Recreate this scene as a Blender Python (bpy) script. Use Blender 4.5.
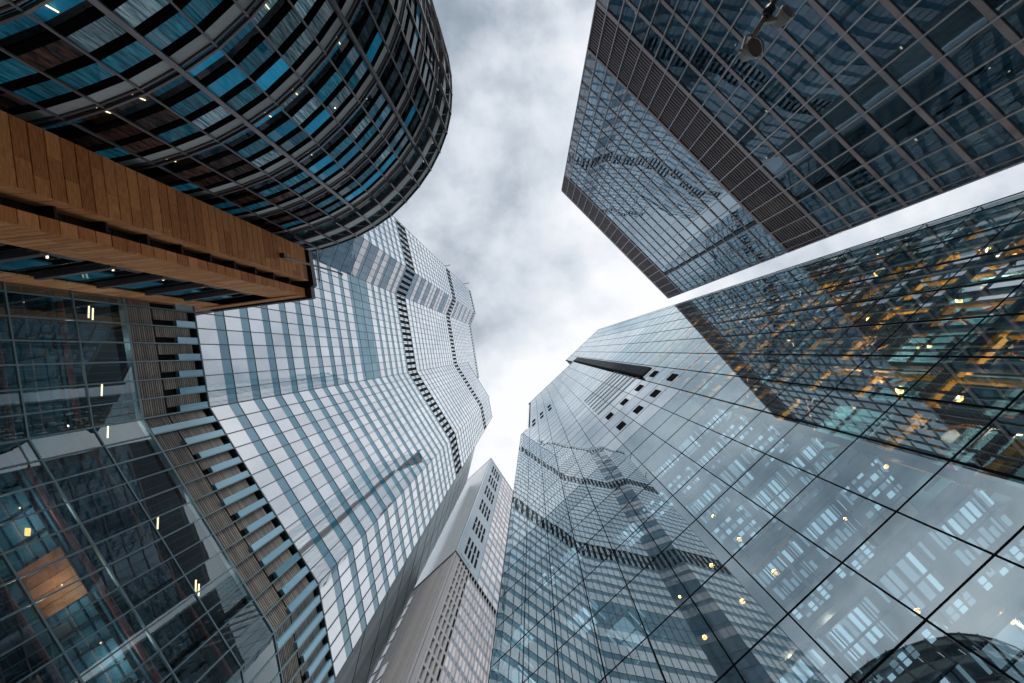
import bpy, bmesh, math, random
from mathutils import Vector

# ------------------------------------------------------------------ camera, sky, sun, exposure
random.seed(7)
for o in list(bpy.data.objects):
    bpy.data.objects.remove(o)
S = bpy.context.scene
COL = S.collection
EYE = 1.6
ZU, ZV, FPX = 532.0, 351.0, 455.0
cd = bpy.data.cameras.new('camera')
cd.sensor_width = 36.0
cd.lens = 36.0 * FPX / 1024.0
cd.clip_start = 0.05
cd.clip_end = 3000
cd.shift_x = (512 - ZU) / 1024.0
cd.shift_y = -(341.5 - ZV) / 1024.0
cam = bpy.data.objects.new('camera', cd)
cam.location = (0, 0, EYE)
cam.rotation_euler = (math.pi, 0, 0)
COL.objects.link(cam)
S.camera = cam
S.view_settings.view_transform = 'Standard'
S.view_settings.look = 'None'
S.view_settings.gamma = 1
S.view_settings.exposure = 0.0
S.cycles.max_bounces = 10
S.cycles.glossy_bounces = 5
S.cycles.transparent_max_bounces = 14
S.cycles.transmission_bounces = 6

SUN_EL = 26.0
SUN_DIR = Vector((0.10, -1.0, 0)).normalized() * math.cos(math.radians(SUN_EL)) + Vector((0, 0, math.sin(math.radians(SUN_EL))))
SUN_AZ = math.degrees(math.atan2(SUN_DIR.x, SUN_DIR.y))
W = bpy.data.worlds.new('World')
S.world = W
W.use_nodes = True
nt = W.node_tree
nt.nodes.clear()
N = nt.nodes.new
L = nt.links.new
out = N('ShaderNodeOutputWorld')
bgc = N('ShaderNodeBackground')
sky = N('ShaderNodeTexSky')
sky.sky_type = 'NISHITA'
sky.sun_disc = False
sky.sun_elevation = math.radians(SUN_EL)
sky.sun_rotation = math.radians(SUN_AZ)
bgs = N('ShaderNodeBackground')
bgs.inputs[1].default_value = 0.08
L(sky.outputs[0], bgs.inputs[0])
tc = N('ShaderNodeTexCoord')
sep = N('ShaderNodeSeparateXYZ')
L(tc.outputs['Generated'], sep.inputs[0])
mz = N('ShaderNodeMath'); mz.operation = 'MAXIMUM'; mz.inputs[1].default_value = 0.12
L(sep.outputs[2], mz.inputs[0])
dx = N('ShaderNodeMath'); dx.operation = 'DIVIDE'; L(sep.outputs[0], dx.inputs[0]); L(mz.outputs[0], dx.inputs[1])
dy = N('ShaderNodeMath'); dy.operation = 'DIVIDE'; L(sep.outputs[1], dy.inputs[0]); L(mz.outputs[0], dy.inputs[1])
cxy = N('ShaderNodeCombineXYZ'); L(dx.outputs[0], cxy.inputs[0]); L(dy.outputs[0], cxy.inputs[1])   # cloud deck plane
def cloud_noise(scale, detail, off, dist=0.3):
    a = N('ShaderNodeVectorMath'); a.operation = 'ADD'; a.inputs[1].default_value = off
    L(cxy.outputs[0], a.inputs[0])
    n = N('ShaderNodeTexNoise'); n.inputs['Scale'].default_value = scale
    n.inputs['Detail'].default_value = detail; n.inputs['Distortion'].default_value = dist
    n.inputs['Roughness'].default_value = 0.55
    L(a.outputs[0], n.inputs['Vector'])
    return n
n1 = cloud_noise(2.2, 8, (3.7, 1.3, 0.0), 0.12)
n2 = cloud_noise(6.0, 8, (9.1, 4.2, 0.0), 0.15)
mixn = N('ShaderNodeMath'); mixn.operation = 'MULTIPLY_ADD'; mixn.inputs[1].default_value = 0.35
ctr = N('ShaderNodeMath'); ctr.operation = 'MULTIPLY_ADD'; ctr.inputs[1].default_value = 1.25; ctr.inputs[2].default_value = -0.115
L(n1.outputs['Fac'], ctr.inputs[0])
L(n2.outputs['Fac'], mixn.inputs[0]); L(ctr.outputs[0], mixn.inputs[2])
# the thin, bright part of the deck (around the hidden sun) and the thicker part up-picture
vd = N('ShaderNodeVectorMath'); vd.operation = 'DISTANCE'; vd.inputs[1].default_value = (0.08, 0.0, 0)
L(cxy.outputs[0], vd.inputs[0])
br = N('ShaderNodeMapRange'); br.inputs['From Min'].default_value = 0.0; br.inputs['From Max'].default_value = 0.95
br.inputs['To Min'].default_value = 0.31; br.inputs['To Max'].default_value = 0.13
L(vd.outputs['Value'], br.inputs['Value'])
ad = N('ShaderNodeMath'); ad.operation = 'ADD'
vd2 = N('ShaderNodeVectorMath'); vd2.operation = 'DISTANCE'; vd2.inputs[1].default_value = (-0.12, -0.50, 0)
L(cxy.outputs[0], vd2.inputs[0])
dk = N('ShaderNodeMapRange'); dk.interpolation_type = 'SMOOTHSTEP'; dk.inputs['From Min'].default_value = 0.0; dk.inputs['From Max'].default_value = 0.62
dk.inputs['To Min'].default_value = -0.20; dk.inputs['To Max'].default_value = 0.0
L(vd2.outputs['Value'], dk.inputs['Value'])
bd = N('ShaderNodeMath'); bd.operation = 'ADD'; L(br.outputs[0], bd.inputs[0]); L(dk.outputs[0], bd.inputs[1])
L(mixn.outputs[0], ad.inputs[0]); L(bd.outputs[0], ad.inputs[1])
ramp = N('ShaderNodeValToRGB')
cr = ramp.color_ramp
cr.elements[0].position = 0.44; cr.elements[0].color = (0.19, 0.235, 0.29, 1)
cr.elements[1].position = 1.0; cr.elements[1].color = (0.93, 0.94, 0.97, 1)
e = cr.elements.new(0.62); e.color = (0.34, 0.40, 0.47, 1)
e = cr.elements.new(0.80); e.color = (0.66, 0.71, 0.78, 1)
L(ad.outputs[0], ramp.inputs[0])
L(ramp.outputs[0], bgc.inputs[0])
bgc.inputs[1].default_value = 1.12
mxs = N('ShaderNodeMixShader'); mxs.inputs[0].default_value = 0.94
L(bgs.outputs[0], mxs.inputs[1]); L(bgc.outputs[0], mxs.inputs[2])
L(mxs.outputs[0], out.inputs[0])

sd = bpy.data.lights.new('sun', 'SUN')
sd.energy = 1.3
sd.angle = math.radians(18)
sd.color = (1.0, 0.96, 0.9)
so = bpy.data.objects.new('sun', sd)
so.rotation_euler = SUN_DIR.to_track_quat('Z', 'Y').to_euler()
so.location = (0, 0, 400)
COL.objects.link(so)

# ------------------------------------------------------------------ materials
MATS = {}
def newmat(name):
    m = bpy.data.materials.new(name)
    m.use_nodes = True
    m.node_tree.nodes.clear()
    MATS[name] = m
    return m, m.node_tree.nodes.new, m.node_tree.links.new

def varied(Nn, Ll, col, var, scale=0.35, stretch=(1, 1, 1)):
    """base colour with per-piece variation (attribute rnd) and soft staining"""
    at = Nn('ShaderNodeAttribute'); at.attribute_name = 'rnd'
    g = Nn('ShaderNodeNewGeometry')
    mp = Nn('ShaderNodeMapping'); mp.inputs['Scale'].default_value = stretch
    Ll(g.outputs['Position'], mp.inputs[0])
    no = Nn('ShaderNodeTexNoise'); no.inputs['Scale'].default_value = scale; no.inputs['Detail'].default_value = 5
    Ll(mp.outputs[0], no.inputs['Vector'])
    ma = Nn('ShaderNodeMath'); ma.operation = 'ADD'
    Ll(at.outputs['Fac'], ma.inputs[0]); Ll(no.outputs['Fac'], ma.inputs[1])
    mr = Nn('ShaderNodeMapRange'); mr.inputs['From Min'].default_value = 0.4; mr.inputs['From Max'].default_value = 1.6
    mr.inputs['To Min'].default_value = 1 - var; mr.inputs['To Max'].default_value = 1 + var
    Ll(ma.outputs[0], mr.inputs['Value'])
    vm = Nn('ShaderNodeVectorMath'); vm.operation = 'SCALE'; vm.inputs[0].default_value = col[:3]
    Ll(mr.outputs[0], vm.inputs['Scale'])
    return vm.outputs[0], at, mr

def solid(name, col, rough=0.5, metal=0.0, var=0.18, scale=0.6, stretch=(1, 1, 1), spec=0.5):
    m, Nn, Ll = newmat(name)
    o = Nn('ShaderNodeOutputMaterial'); p = Nn('ShaderNodeBsdfPrincipled')
    c, at, mr = varied(Nn, Ll, col, var, scale, stretch)
    Ll(c, p.inputs['Base Color'])
    p.inputs['Roughness'].default_value = rough
    p.inputs['Metallic'].default_value = metal
    p.inputs['Specular IOR Level'].default_value = spec
    Ll(p.outputs[0], o.inputs[0])
    return m

def glass(name, base, r0, gain=0.8, tint=(0.9, 0.95, 1), ior=1.5, rough=0.0, clear=None, var=0.15, bump=0.0, bscale=0.5, stretch=(1, 1, 1), scale=0.35):
    """coated facade glass: reflectance r0 + gain*fresnel over a dark pane (or see-through when clear is a colour)"""
    m, Nn, Ll = newmat(name)
    o = Nn('ShaderNodeOutputMaterial'); mx = Nn('ShaderNodeMixShader')
    gl = Nn('ShaderNodeBsdfGlossy'); gl.inputs['Color'].default_value = (*tint, 1); gl.inputs['Roughness'].default_value = rough
    fr = Nn('ShaderNodeFresnel')
    bf = Nn('ShaderNodeNewGeometry'); ir = Nn('ShaderNodeMapRange')          # a thin pane reflects alike from both sides
    ir.inputs['To Min'].default_value = ior; ir.inputs['To Max'].default_value = 1.0 / ior
    Ll(bf.outputs['Backfacing'], ir.inputs['Value']); Ll(ir.outputs[0], fr.inputs['IOR'])
    ma = Nn('ShaderNodeMath'); ma.operation = 'MULTIPLY_ADD'; ma.use_clamp = True
    ma.inputs[1].default_value = gain; ma.inputs[2].default_value = r0
    Ll(fr.outputs[0], ma.inputs[0])
    c, at, mr = varied(Nn, Ll, base, var, scale, stretch)
    # slight per-pane difference in coating
    mm = Nn('ShaderNodeMapRange'); mm.inputs['To Min'].default_value = 0.88; mm.inputs['To Max'].default_value = 1.06
    Ll(at.outputs['Fac'], mm.inputs['Value'])
    mu = Nn('ShaderNodeMath'); mu.operation = 'MULTIPLY'; mu.use_clamp = True
    Ll(ma.outputs[0], mu.inputs[0]); Ll(mm.outputs[0], mu.inputs[1])
    Ll(mu.outputs[0], mx.inputs[0])
    if clear:
        tr = Nn('ShaderNodeBsdfTransparent'); tr.inputs[0].default_value = (*clear, 1)
        Ll(tr.outputs[0], mx.inputs[1])
    else:
        d = Nn('ShaderNodeBsdfDiffuse'); Ll(c, d.inputs[0]); Ll(d.outputs[0], mx.inputs[1])
    if bump > 0:
        g = Nn('ShaderNodeNewGeometry')
        no = Nn('ShaderNodeTexNoise'); no.inputs['Scale'].default_value = bscale; no.inputs['Detail'].default_value = 1.5
        Ll(g.outputs['Position'], no.inputs['Vector'])
        b = Nn('ShaderNodeBump'); b.inputs['Strength'].default_value = 1.0; b.inputs['Distance'].default_value = bump
        Ll(no.outputs['Fac'], b.inputs['Height'])
        Ll(b.outputs[0], gl.inputs['Normal'])
    Ll(gl.outputs[0], mx.inputs[2])
    Ll(mx.outputs[0], o.inputs[0])
    return m

def emit(name, col, s):
    m, Nn, Ll = newmat(name)
    o = Nn('ShaderNodeOutputMaterial'); e = Nn('ShaderNodeEmission')
    e.inputs[0].default_value = (*col, 1); e.inputs[1].default_value = s
    Ll(e.outputs[0], o.inputs[0])
    return m

def blinds(name, c1, c2, scale, r0=0.06, gain=0.7, lit=0.0):
    """room seen behind a pane: streaks of hanging blinds and dark gaps, under a glossy pane"""
    m, Nn, Ll = newmat(name)
    o = Nn('ShaderNodeOutputMaterial')
    g = Nn('ShaderNodeNewGeometry')
    mp = Nn('ShaderNodeMapping'); mp.inputs['Scale'].default_value = (scale, scale, 0.25)
    Ll(g.outputs['Position'], mp.inputs[0])
    no = Nn('ShaderNodeTexNoise'); no.inputs['Scale'].default_value = 2.0; no.inputs['Detail'].default_value = 6
    no.inputs['Roughness'].default_value = 0.75
    Ll(mp.outputs[0], no.inputs['Vector'])
    rp = Nn('ShaderNodeValToRGB')
    rp.color_ramp.elements[0].position = 0.42; rp.color_ramp.elements[0].color = (*c1, 1)
    rp.color_ramp.elements[1].position = 0.60; rp.color_ramp.elements[1].color = (*c2, 1)
    Ll(no.outputs['Fac'], rp.inputs[0])
    at = Nn('ShaderNodeAttribute'); at.attribute_name = 'rnd'
    mr = Nn('ShaderNodeMapRange'); mr.inputs['To Min'].default_value = 0.45; mr.inputs['To Max'].default_value = 1.25
    Ll(at.outputs['Fac'], mr.inputs['Value'])
    vm = Nn('ShaderNodeVectorMath'); vm.operation = 'SCALE'
    Ll(rp.outputs[0], vm.inputs[0]); Ll(mr.outputs[0], vm.inputs['Scale'])
    d = Nn('ShaderNodeBsdfDiffuse'); Ll(vm.outputs[0], d.inputs[0])
    gl = Nn('ShaderNodeBsdfGlossy'); gl.inputs['Roughness'].default_value = 0.02
    fr = Nn('ShaderNodeFresnel'); fr.inputs['IOR'].default_value = 1.5
    ma = Nn('ShaderNodeMath'); ma.operation = 'MULTIPLY_ADD'; ma.inputs[1].default_value = gain; ma.inputs[2].default_value = r0
    Ll(fr.outputs[0], ma.inputs[0])
    mx = Nn('ShaderNodeMixShader'); Ll(ma.outputs[0], mx.inputs[0]); Ll(gl.outputs[0], mx.inputs[2])
    em = Nn('ShaderNodeEmission'); Ll(vm.outputs[0], em.inputs[0]); em.inputs[1].default_value = lit   # glow added to the pane colour, brightening the windows
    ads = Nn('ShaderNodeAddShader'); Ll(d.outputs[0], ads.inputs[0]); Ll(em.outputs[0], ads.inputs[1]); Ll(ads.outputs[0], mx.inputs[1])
    Ll(mx.outputs[0], o.inputs[0])
    return m

# big faceted tower
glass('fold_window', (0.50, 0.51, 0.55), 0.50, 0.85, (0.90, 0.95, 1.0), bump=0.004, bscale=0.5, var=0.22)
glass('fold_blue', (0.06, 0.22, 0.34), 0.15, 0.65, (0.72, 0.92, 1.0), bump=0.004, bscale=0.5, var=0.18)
glass('fold_blue_dim', (0.05, 0.13, 0.20), 0.12, 0.55, (0.70, 0.86, 1.0), bump=0.004, bscale=0.5, var=0.18)  # second facet's darker reflections put into the glass colour
glass('fold_window_dim', (0.38, 0.38, 0.41), 0.25, 0.8, (0.95, 0.95, 1.0), bump=0.004, bscale=0.5, var=0.22)  # pale panes of the second facet, dimmed in colour likewise
glass('fold_blue_light', (0.22, 0.48, 0.64), 0.16, 0.25, (0.68, 0.88, 1.0), var=0.12)
glass('fold_clear', (0.02, 0.03, 0.03), 0.16, 0.75, (0.80, 0.94, 1.0), clear=(0.74, 0.88, 0.92), bump=0.003, bscale=0.4)
solid('fold_mullion', (0.075, 0.11, 0.13), 0.4, 0.4)
solid('fold_transom', (0.20, 0.30, 0.34), 0.4, 0.4)
solid('louvre_brown', (0.34, 0.31, 0.28), 0.6, 0.2, 0.3)
solid('vent_dark', (0.018, 0.018, 0.022), 0.9, spec=0.05)
solid('metal_dark', (0.05, 0.055, 0.06), 0.4, 0.5)
solid('metal_darker', (0.02, 0.023, 0.027), 0.45, 0.3)
solid('slate_cladding', (0.38, 0.46, 0.49), 0.3, 0.5, 0.35, 0.5, (1, 1, 0.08))
solid('roof_grey', (0.25, 0.25, 0.25), 0.8)
solid('slab_dark', (0.13, 0.15, 0.16), 0.8, 0, 0.35, 0.8)
solid('slab_blue', (0.06, 0.17, 0.23), 0.7, 0, 0.5, 0.6)
solid('slab_pale', (0.30, 0.33, 0.36), 0.8, 0, 0.25, 0.5)
solid('rust_pipe', (0.28, 0.10, 0.08), 0.5, 0.1, 0.3)
solid('core_dark', (0.035, 0.05, 0.06), 0.8, 0, 0.4)
solid('core_teal', (0.02, 0.10, 0.15), 0.4, 0.2, 0.5, 0.4)
# aluminium grid tower
glass('grid_glass', (0.03, 0.055, 0.075), 0.34, 0.85, (0.70, 0.87, 0.98), ior=1.55, bump=0.004, bscale=0.45, var=0.5)
glass('grid_clear', (0.02, 0.03, 0.04), 0.12, 0.42, (0.58, 0.82, 1.0), ior=1.5, clear=(0.5, 0.62, 0.68), bump=0.004, bscale=0.45)
solid('bronze', (0.38, 0.325, 0.335), 0.45, 0.35, 0.12)
solid('bronze_blade', (0.24, 0.20, 0.205), 0.6, 0.2, 0.12)
solid('bronze_light', (0.46, 0.44, 0.46), 0.4, 0.5, 0.12)
solid('bronze_dark', (0.15, 0.12, 0.12), 0.55, 0.3, 0.2)
glass('grid_corner_sky', (0.27, 0.29, 0.32), 0.15, 0.6)  # pale colour stands in for sky mirrored in the corner windows
# wedge tower
glass('wedge_glass', (0.02, 0.03, 0.04), 0.37, 0.85, (0.80, 0.95, 1.0), ior=1.5, clear=(0.80, 0.88, 0.91), bump=0.006, bscale=0.22)
glass('wedge_opaque', (0.37, 0.46, 0.49), 0.46, 0.9, (0.90, 0.965, 0.99), ior=1.5, bump=0.006, bscale=0.22, var=0.10)
solid('wedge_mullion', (0.008, 0.011, 0.015), 0.75, 0.0, spec=0.08)
solid('steel_blue', (0.07, 0.17, 0.22), 0.4, 0.3, 0.2)
solid('steel_dim', (0.035, 0.07, 0.09), 0.6, 0.0, spec=0.2)
solid('steel_white', (0.62, 0.68, 0.72), 0.6, 0, 0.15)
solid('steel_yellow', (0.85, 0.42, 0.03), 0.6, 0, 0.25)
solid('steel_rust', (0.42, 0.19, 0.06), 0.55, 0.1, 0.4)
solid('warm_board', (0.50, 0.24, 0.11), 0.6, 0, 0.5, 1.5, (1, 1, 1))
solid('gold_panel', (0.80, 0.55, 0.16), 0.35, 0.6, 0.3)
solid('peach_panel', (0.55, 0.32, 0.22), 0.7, 0, 0.3)
solid('louvre_white', (0.55, 0.6, 0.64), 0.5, 0, 0.1)
solid('louvre_slate', (0.09, 0.10, 0.11), 0.9, 0.0, 0.1, spec=0.05)
solid('louvre_mid', (0.20, 0.22, 0.23), 0.9, 0.0, 0.1, spec=0.05)
emit('lit_panel', (0.52, 0.80, 0.95), 0.85)
emit('lit_panel_soft', (0.42, 0.66, 0.80), 0.45)
emit('lamp_warm', (1.0, 0.74, 0.34), 1.7)
emit('lamp_strip', (1.0, 0.80, 0.48), 2.2)
emit('lamp_faint', (1.0, 0.86, 0.62), 0.8)
emit('lamp_amber', (1.0, 0.50, 0.12), 2.2)
# curved building
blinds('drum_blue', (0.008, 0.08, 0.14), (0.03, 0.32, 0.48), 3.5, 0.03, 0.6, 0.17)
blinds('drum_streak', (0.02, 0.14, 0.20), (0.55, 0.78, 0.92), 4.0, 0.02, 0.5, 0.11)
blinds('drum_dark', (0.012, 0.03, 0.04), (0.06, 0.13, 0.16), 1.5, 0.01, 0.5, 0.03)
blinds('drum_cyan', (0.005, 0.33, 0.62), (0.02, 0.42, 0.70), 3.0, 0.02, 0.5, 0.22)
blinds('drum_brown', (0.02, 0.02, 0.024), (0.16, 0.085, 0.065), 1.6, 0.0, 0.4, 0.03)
glass('drum_pane', (0.02, 0.03, 0.04), 0.0, 0.6, (0.8, 0.92, 1), clear=(0.85, 0.93, 0.96))
solid('drum_spandrel', (0.60, 0.65, 0.66), 0.5, 0.0, 0.25)
solid('drum_frame', (0.24, 0.22, 0.235), 0.4, 0.4)
solid('drum_shelf', (0.004, 0.004, 0.005), 0.9, spec=0.02)
# timber-clad block
def timber(name, c1, c2):
    m, Nn, Ll = newmat(name)
    o = Nn('ShaderNodeOutputMaterial'); p = Nn('ShaderNodeBsdfPrincipled')
    g = Nn('ShaderNodeNewGeometry')
    at = Nn('ShaderNodeAttribute'); at.attribute_name = 'rnd'
    mp = Nn('ShaderNodeMapping'); mp.inputs['Scale'].default_value = (1.2, 1.2, 9.0)
    ad2 = Nn('ShaderNodeVectorMath'); ad2.operation = 'ADD'
    sc = Nn('ShaderNodeVectorMath'); sc.operation = 'SCALE'; sc.inputs[0].default_value = (37, 91, 13)
    Ll(at.outputs['Fac'], sc.inputs['Scale'])
    Ll(g.outputs['Position'], ad2.inputs[0]); Ll(sc.outputs[0], ad2.inputs[1])
    Ll(ad2.outputs[0], mp.inputs[0])
    no = Nn('ShaderNodeTexNoise'); no.inputs['Scale'].default_value = 1.5; no.inputs['Detail'].default_value = 8
    no.inputs['Roughness'].default_value = 0.65
    Ll(mp.outputs[0], no.inputs['Vector'])
    ma = Nn('ShaderNodeMath'); ma.operation = 'MULTIPLY_ADD'; ma.inputs[1].default_value = 0.40; ma.inputs[2].default_value = 0.02
    Ll(at.outputs['Fac'], ma.inputs[0])
    ad3 = Nn('ShaderNodeMath'); ad3.operation = 'ADD'; Ll(ma.outputs[0], ad3.inputs[0]); Ll(no.outputs['Fac'], ad3.inputs[1])
    rp = Nn('ShaderNodeValToRGB')
    rp.color_ramp.elements[0].position = 0.42; rp.color_ramp.elements[0].color = (*c1, 1)
    rp.color_ramp.elements[1].position = 1.0; rp.color_ramp.elements[1].color = (*c2, 1)
    Ll(ad3.outputs[0], rp.inputs[0])
    Ll(rp.outputs[0], p.inputs['Base Color']); p.inputs['Roughness'].default_value = 0.65
    p.inputs['Specular IOR Level'].default_value = 0.25
    Ll(p.outputs[0], o.inputs[0])
timber('timber', (0.46, 0.135, 0.04), (0.98, 0.42, 0.155))
timber('timber_lit', (0.66, 0.25, 0.095), (0.99, 0.52, 0.25))  # same boards, brighter light on the side faces put into the colour
solid('timber_gap', (0.02, 0.012, 0.01), 0.8)
solid('box_grey', (0.16, 0.15, 0.165), 0.5, 0.2)
glass('bay_blue', (0.02, 0.25, 0.38), 0.05, 0.6, (0.6, 0.85, 1.0))
# grey stone tower
glass('pale_cladding', (0.92, 0.94, 0.97), 0.50, 0.5, (0.97, 0.98, 1.0), rough=0.32, var=0.06, scale=0.2, stretch=(1, 1, 0.2))
glass('blue_cladding', (0.34, 0.45, 0.54), 0.12, 0.5, rough=0.2, var=0.08)
solid('fin_grey', (0.55, 0.545, 0.56), 0.5, 0.2, 0.12)
solid('fin_gap', (0.20, 0.20, 0.205), 0.7)
glass('pale_window', (0.68, 0.66, 0.69), 0.34, 0.6, (1.0, 0.93, 0.93), var=0.35)
glass('blue_spandrel', (0.17, 0.23, 0.30), 0.15, 0.6)
solid('white_paint', (0.7, 0.7, 0.68), 0.5)
solid('black_lens', (0.30, 0.23, 0.18), 0.35, 0.0)
solid('galvanised', (0.55, 0.50, 0.47), 0.4, 0.6, 0.3, 6)
solid('paving', (0.28, 0.27, 0.25), 0.8, 0, 0.25, 1.2)
solid('asphalt', (0.05, 0.05, 0.052), 0.9, 0, 0.2, 3)
solid('kerb_stone', (0.32, 0.31, 0.3), 0.8)

# ------------------------------------------------------------------ mesh helpers
def px(x, y, z):
    h = max(z - EYE, 0.5)
    return ZU + FPX * x / h, ZV + FPX * y / h

class MB:
    """collects faces in world coordinates; build() links ONE mesh object"""
    def __init__(self):
        self.v = []; self.f = []; self.r = []
    def quad(self, a, b, c, d, rnd=None):
        n = len(self.v); self.v += [a, b, c, d]; self.f.append((n, n + 1, n + 2, n + 3))
        self.r.append(random.random() if rnd is None else rnd); return self
    def hexa(self, p, rnd=None):   # p: 4 bottom, 4 top
        r = random.random() if rnd is None else rnd
        n = len(self.v); self.v += p
        for q in ((3, 2, 1, 0), (4, 5, 6, 7), (0, 1, 5, 4), (1, 2, 6, 5), (2, 3, 7, 6), (3, 0, 4, 7)):
            self.f.append(tuple(n + i for i in q)); self.r.append(r)
        return self
    def bar(self, a, b, w, h=None, up=(0, 0, 1), rnd=None):
        h = h or w
        a = Vector(a); b = Vector(b); d = (b - a).normalized(); u = Vector(up)
        if abs(d.dot(u)) > 0.98: u = Vector((1, 0, 0))
        s = d.cross(u).normalized() * w / 2; t = s.cross(d).normalized() * h / 2
        P = [a - s - t, a + s - t, a + s + t, a - s + t, b - s - t, b + s - t, b + s + t, b - s + t]
        return self.hexa([tuple(q) for q in P], rnd)
    def tube(self, a, b, r0, r1=None, n=12, caps=True, rnd=None):
        r1 = r0 if r1 is None else r1
        rr = random.random() if rnd is None else rnd
        a = Vector(a); b = Vector(b); d = (b - a).normalized(); u = Vector((0, 0, 1))
        if abs(d.dot(u)) > 0.95: u = Vector((1, 0, 0))
        s = d.cross(u).normalized(); t = s.cross(d).normalized()
        k = len(self.v)
        for c, r in ((a, r0), (b, r1)):
            for i in range(n):
                an = 2 * math.pi * i / n
                self.v.append(tuple(c + s * r * math.cos(an) + t * r * math.sin(an)))
        for i in range(n):
            j = (i + 1) % n
            self.f.append((k + i, k + j, k + n + j, k + n + i)); self.r.append(rr)
        if caps:
            self.f.append(tuple(k + i for i in reversed(range(n)))); self.r.append(rr)
            self.f.append(tuple(k + n + i for i in range(n))); self.r.append(rr)
        return self
    def prism(self, poly, z0, z1, rnd=None):
        r = random.random() if rnd is None else rnd
        n = len(poly); k = len(self.v)
        for z in (z0, z1):
            for x, y in poly: self.v.append((x, y, z))
        for i in range(n):
            j = (i + 1) % n
            self.f.append((k + i, k + j, k + n + j, k + n + i)); self.r.append(r)
        self.f.append(tuple(k + i for i in reversed(range(n)))); self.r.append(r)
        self.f.append(tuple(k + n + i for i in range(n))); self.r.append(r)
        return self
    def add(self, o):
        k = len(self.v); self.v += o.v
        self.f += [tuple(i + k for i in f) for f in o.f]; self.r += o.r
        return self
    def area(self):
        """rough on-screen area inside the frame of the largest face"""
        best = 0
        for f in self.f:
            P = [px(*self.v[i]) for i in f]
            cu = sum(p[0] for p in P) / len(P); cv = sum(p[1] for p in P) / len(P)
            if not (-20 < cu < 1044 and -20 < cv < 703): continue
            if self.hid and self.hid(cu, cv): continue
            A = 0
            for i in range(len(P)):
                j = (i + 1) % len(P); A += P[i][0] * P[j][1] - P[j][0] * P[i][1]
            best = max(best, abs(A) / 2)
        return best
    hid = None
    def build(self, name, mat, parent=None, smooth=False, **props):
        me = bpy.data.meshes.new(name)
        off = Vector(parent.location) if parent is not None else Vector((0, 0, 0))
        pp = parent
        while pp is not None and pp.parent is not None:
            pp = pp.parent; off = off + Vector(pp.location)
        me.from_pydata([(x - off.x, y - off.y, z - off.z) for x, y, z in self.v], [], self.f)
        at = me.attributes.new('rnd', 'FLOAT', 'FACE')
        at.data.foreach_set('value', self.r)
        if len(self.f) > 5 and len(self.v) < 2 * len(self.f):
            bm = bmesh.new(); bm.from_mesh(me); bmesh.ops.recalc_face_normals(bm, faces=bm.faces); bm.to_mesh(me); bm.free()
        if smooth:
            me.polygons.foreach_set('use_smooth', [True] * len(me.polygons))
        me.materials.append(MATS[mat])
        me.update()
        o = bpy.data.objects.new(name, me)
        COL.objects.link(o)
        if parent is not None: o.parent = parent
        for k, v in props.items(): o[k] = v
        return o

def thing(name, label, cat, loc, group=None):
    o = bpy.data.objects.new(name, None)
    o.empty_display_size = 1
    o.location = loc; COL.objects.link(o)
    o['label'] = label; o['category'] = cat
    if group: o['group'] = group
    return o

def parts(name, items, parent, hid=None, cap=100):
    """items: list of (MB, material). The largest on screen become parts of their own, the rest one stuff part per material."""
    for m, _ in items: m.hid = hid
    idx = sorted(range(len(items)), key=lambda i: -items[i][0].area())
    keep = idx[:cap] if len(items) > cap else idx
    rest = idx[cap:] if len(items) > cap else []
    for i in keep: items[i][0].build(name, items[i][1], parent)
    if rest:
        mats = []
        for i in rest:
            if items[i][1] not in mats: mats.append(items[i][1])
        # one object, several material slots
        big = MB(); slots = []
        for i in rest:
            k = len(big.f); big.add(items[i][0]); slots += [mats.index(items[i][1])] * (len(big.f) - k)
        o = big.build(name, mats[0], parent, kind='stuff')
        for mm in mats[1:]: o.data.materials.append(MATS[mm])
        o.data.polygons.foreach_set('material_index', slots)

class Face:
    """vertical wall from plan point a to b; o>0 is out of the wall (towards the camera side)"""
    def __init__(self, a, b, n_hint=None):
        self.a = Vector((a[0], a[1])); self.b = Vector((b[0], b[1]))
        self.L = (self.b - self.a).length
        self.t = (self.b - self.a) / self.L
        n = Vector((self.t.y, -self.t.x))
        h = Vector(n_hint) if n_hint else -self.a
        if n.dot(h) < 0: n = -n
        self.flip = n.dot(Vector((self.t.y, -self.t.x))) < 0
        self.n = n
    def p(self, s, h, o=0.0):
        q = self.a + self.t * s + self.n * o
        return (q.x, q.y, h + EYE)
    def box(self, s0, s1, h0, h1, o0, o1, rnd=None):
        P = [self.p(s0, h0, o0), self.p(s1, h0, o0), self.p(s1, h0, o1), self.p(s0, h0, o1),
             self.p(s0, h1, o0), self.p(s1, h1, o0), self.p(s1, h1, o1), self.p(s0, h1, o1)]
        return MB().hexa(P, rnd)
    def pane(self, s0, s1, h0, h1, o=0.0, tilt=0.002, rnd=None):
        a = random.gauss(0, tilt); b = random.gauss(0, tilt)
        sc = (s0 + s1) / 2; hc = (h0 + h1) / 2
        f = lambda s, h: self.p(s, h, o + a * (s - sc) + b * (h - hc))
        if self.flip: s0, s1 = s1, s0
        return MB().quad(f(s0, h0), f(s1, h0), f(s1, h1), f(s0, h1), rnd)

def offset_poly(poly, d):
    """shrink a convex-ish polygon towards its centroid by about d"""
    cx = sum(p[0] for p in poly) / len(poly); cy = sum(p[1] for p in poly) / len(poly)
    o = []
    for x, y in poly:
        v = Vector((cx - x, cy - y)); l = v.length
        o.append((x + v.x / l * d, y + v.y / l * d))
    return o

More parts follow.
